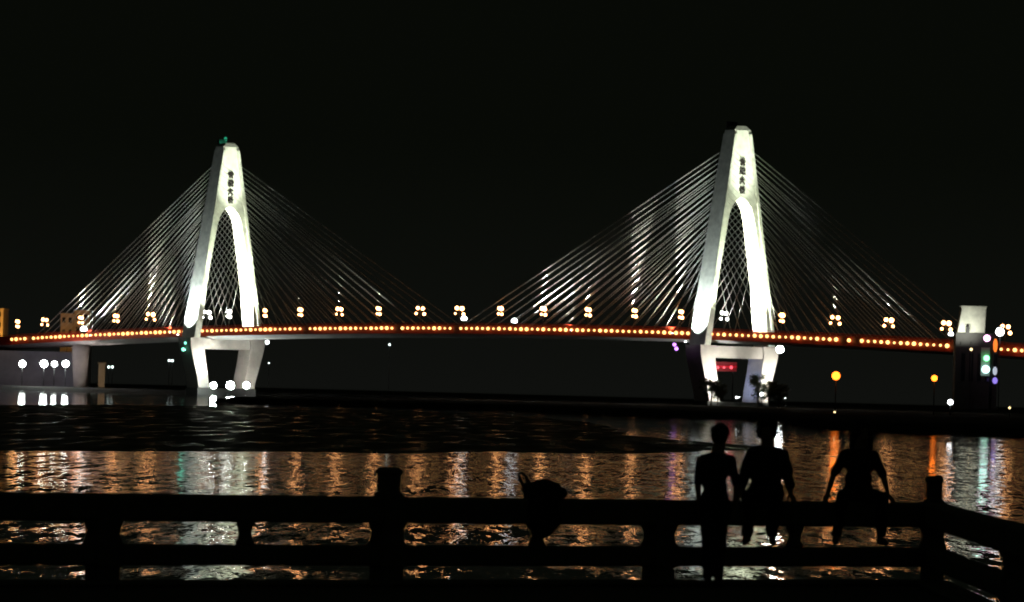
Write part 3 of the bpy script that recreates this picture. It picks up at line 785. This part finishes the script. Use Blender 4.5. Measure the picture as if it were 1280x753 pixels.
def person(loc, rz, J, label, cloth_top, cloth_leg, hair_kind, sleeve=0.6, shoe_mat=None, slim=1.0):
    """J: joints in the person's own frame (x: own left... -x right, y forward, z up)"""
    root = empty('person', loc, rz); tag(root, label, 'person', 'people at the railing')
    body = MB()
    S = slim
    pel, wai, che, nec, hd = [Vector(J[k]) for k in ('pelvis', 'waist', 'chest', 'neck', 'head')]
    up = (hd - nec).normalized()
    ellipsoid(body, pel, (.165*S, .115*S, .12)); ellipsoid(body, wai, (.14*S, .1*S, .13)); ellipsoid(body, che, (.165*S, .11*S, .17))
    capsule(body, wai, che, .12*S, .12*S, flat=1.0); capsule(body, pel, wai, .12*S, .11*S)
    capsule(body, che + Vector((0, 0, .1)), nec + up*.08, .07, .052)
    # head: skull, jaw, nose, lips, ears
    f = Vector(J.get('face', (0, 1, 0))).normalized(); lx = f.cross(Vector((0, 0, 1))).normalized() * -1
    rot = Matrix((lx, f, lx.cross(f) * 1)).transposed()
    def hp(x, y, z): return hd + lx*x + f*y + Vector((0, 0, z))
    ellipsoid(body, hp(0, -.012, .025), (.074, .092, .092), rot); ellipsoid(body, hp(0, .02, -.045), (.055, .068, .07), rot)
    ellipsoid(body, hp(0, .045, -.088), (.028, .03, .022), rot)
    capsule(body, hp(0, .082, .012), hp(0, .104, -.026), .008, .014); ellipsoid(body, hp(0, .082, -.06), (.024, .012, .006), rot); ellipsoid(body, hp(0, .08, -.07), (.02, .012, .006), rot)
    for s in (-1, 1):
        ellipsoid(body, hp(s*.076, -.008, -.01), (.012, .02, .032), rot)
        ellipsoid(body, hp(s*.032, .078, .028), (.022, .012, .007), rot)
    capsule(body, nec, hp(0, -.01, -.03), .073, .066)
    shirt, pants, shoes = MB(), MB(), []
    for side, s in (('l', 1), ('r', -1)):
        sh, el, wr, dirh, pn, curl = [J[side + k] for k in ('sh', 'el', 'wr', 'hd', 'pn', 'cu')]
        sh, el, wr = Vector(sh), Vector(el), Vector(wr)
        capsule(body, che + Vector((0, 0, .08)), sh, .07*S, .055*S); capsule(body, nec - up*.04, sh, .05*S, .05*S); chain(body, [sh, el, wr], [.056*S, .042*S, .028*S])
        hand(body, wr, dirh, pn, J.get(side + 'th', s), curl)
        hp_, kn, an, toe = [Vector(J[side + k]) for k in ('hip', 'kn', 'an', 'toe')]
        chain(body, [hp_, kn, an], [.088*S, .06*S, .042*S]); capsule(body, kn.lerp(an, .2) , kn.lerp(an, .45), .055*S, .05*S)
        capsule(body, an, toe, .04, .032)
        # clothing follows the limbs a little larger
        mid = el.lerp(wr, max(0, sleeve - .5) * 2) if sleeve > .5 else sh.lerp(el, sleeve * 2)
        pts = [sh, el, mid] if sleeve > .5 else [sh, mid]
        chain(shirt, pts, [.064*S, .056*S, .048*S][:len(pts)]); capsule(shirt, che + Vector((0, 0, .09)), sh, .085*S, .064*S); capsule(shirt, nec - up*.05, sh + Vector((0, 0, .0)), .06*S, .058*S)
        chain(pants, [hp_, kn, an.lerp(kn, .08)], [.1*S, .074*S, .062*S])
        so = MB(); fd = (toe - an); fd.z *= .3; heel = an - fd.normalized()*.045 + Vector((0, 0, -.045))
        ellipsoid(so, heel, (.04, .05, .04)); capsule(so, heel, toe + Vector((0, 0, -.004)), .04, .034); capsule(so, toe, toe + fd.normalized()*.04, .036, .03); capsule(so, an, heel, .042, .04)
        shoes.append(so)
    ellipsoid(shirt, wai, (.155*S, .118*S, .15)); ellipsoid(shirt, che, (.18*S, .125*S, .18)); ellipsoid(shirt, pel.lerp(wai, .35), (.17*S, .128*S, .1))
    capsule(shirt, wai, che, .13*S, .135*S); capsule(shirt, che + Vector((0, 0, .1)), nec - up*.03, .09, .07)
    ellipsoid(pants, pel, (.178*S, .128*S, .12)); capsule(pants, pel, wai.lerp(pel, .4), .13*S, .125*S)
    remesh(body, .0075, 'body', M['skin'], root, 3)
    ruffle(remesh(shirt, .011, 'shirt', cloth_top, root, 8), .012, 9)
    ruffle(remesh(pants, .011, 'trousers', cloth_leg, root, 8), .01, 9)
    sm = shoe_mat or material('shoe_leather', (.03, .028, .026), .5, .1, 20)
    for so in shoes: remesh(so, .009, 'shoe', sm, root, 5)
    for s in (-1, 1): MB().ball(hp(s*.032, .074, .016), .0125, 10, 8).build('eye', M['eye'], root, True)
    h = MB()
    ellipsoid(h, hp(0, -.022, .045), (.097, .108, .1), rot)
    if hair_kind == 'short':
        ellipsoid(h, hp(0, -.05, -.005), (.094, .085, .09), rot)
    elif hair_kind == 'full':
        ellipsoid(h, hp(0, -.045, -.02), (.118, .09, .11), rot); ellipsoid(h, hp(0, -.03, .055), (.122, .115, .095), rot)
    else:
        for s in (-1, 0, 1): chain(h, [hp(s*.055, -.05, 0), hp(s*.075, -.06, -.1), hp(s*.085, -.06, -.2)], [.066, .06, .045])
        ellipsoid(h, hp(0, -.045, -.01), (.118, .1, .12), rot)
    # keep the face clear of hair
    hm = remesh(h, .008, 'hair', M['hair'], root, 4); ruffle(hm, .014, 22)
    return root

def cloth(name, c): return material(name, c, .9, .2, 18, .25)
def standing():
    J = dict(pelvis=(0, 0, .93), waist=(0, .01, 1.08), chest=(0, .01, 1.29), neck=(.02, 0, 1.47), head=(.045, .02, 1.635), face=(.2, 1, -.05))
    for s, k in ((1, 'l'), (-1, 'r')):
        J.update({k+'sh': (s*.16, 0, 1.365), k+'el': (s*(.185 if s < 0 else .235), -.02, 1.1), k+'wr': (s*(.17 if s < 0 else .215), .06, .86), k+'hd': (s*-.05, .12, -1), k+'pn': (-s, .1, 0), k+'cu': .45,
                  k+'hip': (s*.085, 0, .9), k+'kn': (s*(.07), .025, .49), k+'an': (s*.06, -.01, .085), k+'toe': (s*.085, .13, .04)})
    J['lth'], J['rth'] = -1, 1
    return J
pp = rail_pt(rail_at(891), 0, FLOOR) + Vector((0, -.5, 0))
person(pp, R(-6), standing(), 'person standing in front of the railing with arms hanging, leftmost of the three people',
       cloth('dark_blue_cotton', (.03, .04, .07)), cloth('dark_denim', (.025, .03, .05)), 'short', .45, slim=.9)

def seated(hand_out, lean, knee_w, foot_w, foot_f, hx):
    # origin at the seat on the rail, facing the promenade (local +y)
    J = dict(pelvis=(0, -.02, .1), waist=(0, -.02 + lean*.3, .25), chest=(0, lean*.7, .44), neck=(0, lean, .605), head=(hx, lean + .035, .775), face=(hx*3, 1, -.12))
    for s, k in ((1, 'l'), (-1, 'r')):
        J.update({k+'sh': (s*.165, lean*.9, .515), k+'el': (s*(.2 + hand_out*.55), -.03, .3), k+'wr': (s*(.2 + hand_out), .01, .075), k+'hd': (s*.25, .75, -.35), k+'pn': (0, .25, -1), k+'cu': .5,
                  k+'hip': (s*.09, .02, .08), k+'kn': (s*knee_w[0 if s > 0 else 1], .40, .06), k+'an': (s*foot_w[0 if s > 0 else 1], foot_f, -.385), k+'toe': (s*foot_w[0 if s > 0 else 1]*1.12, foot_f + .13, -.44)})
    J['lth'], J['rth'] = 1, -1
    return J
FACE = R(180)
s2 = rail_at(957); p2 = rail_pt(s2, .0, TOP)
person(p2, FACE + R(-4), seated(.07, .03, (.17, .09), (.19, .085), .2, .012), 'person with thick hair sitting on the railing, middle one of the three people',
       cloth('grey_jersey', (.05, .05, .055)), cloth('black_cotton', (.02, .02, .022)), 'full', .8, slim=1.12)
s3 = rail_at(1072); p3 = rail_pt(s3, .0, TOP)
person(p3, FACE + R(3), seated(.14, .04, (.22, .22), (.25, .245), .2, -.03), 'person with longer hair sitting on the railing with arms braced, rightmost of the three people',
       cloth('dark_red_knit', (.06, .02, .02)), cloth('dark_brown_cotton', (.035, .03, .025)), 'long', .45, slim=0.97)
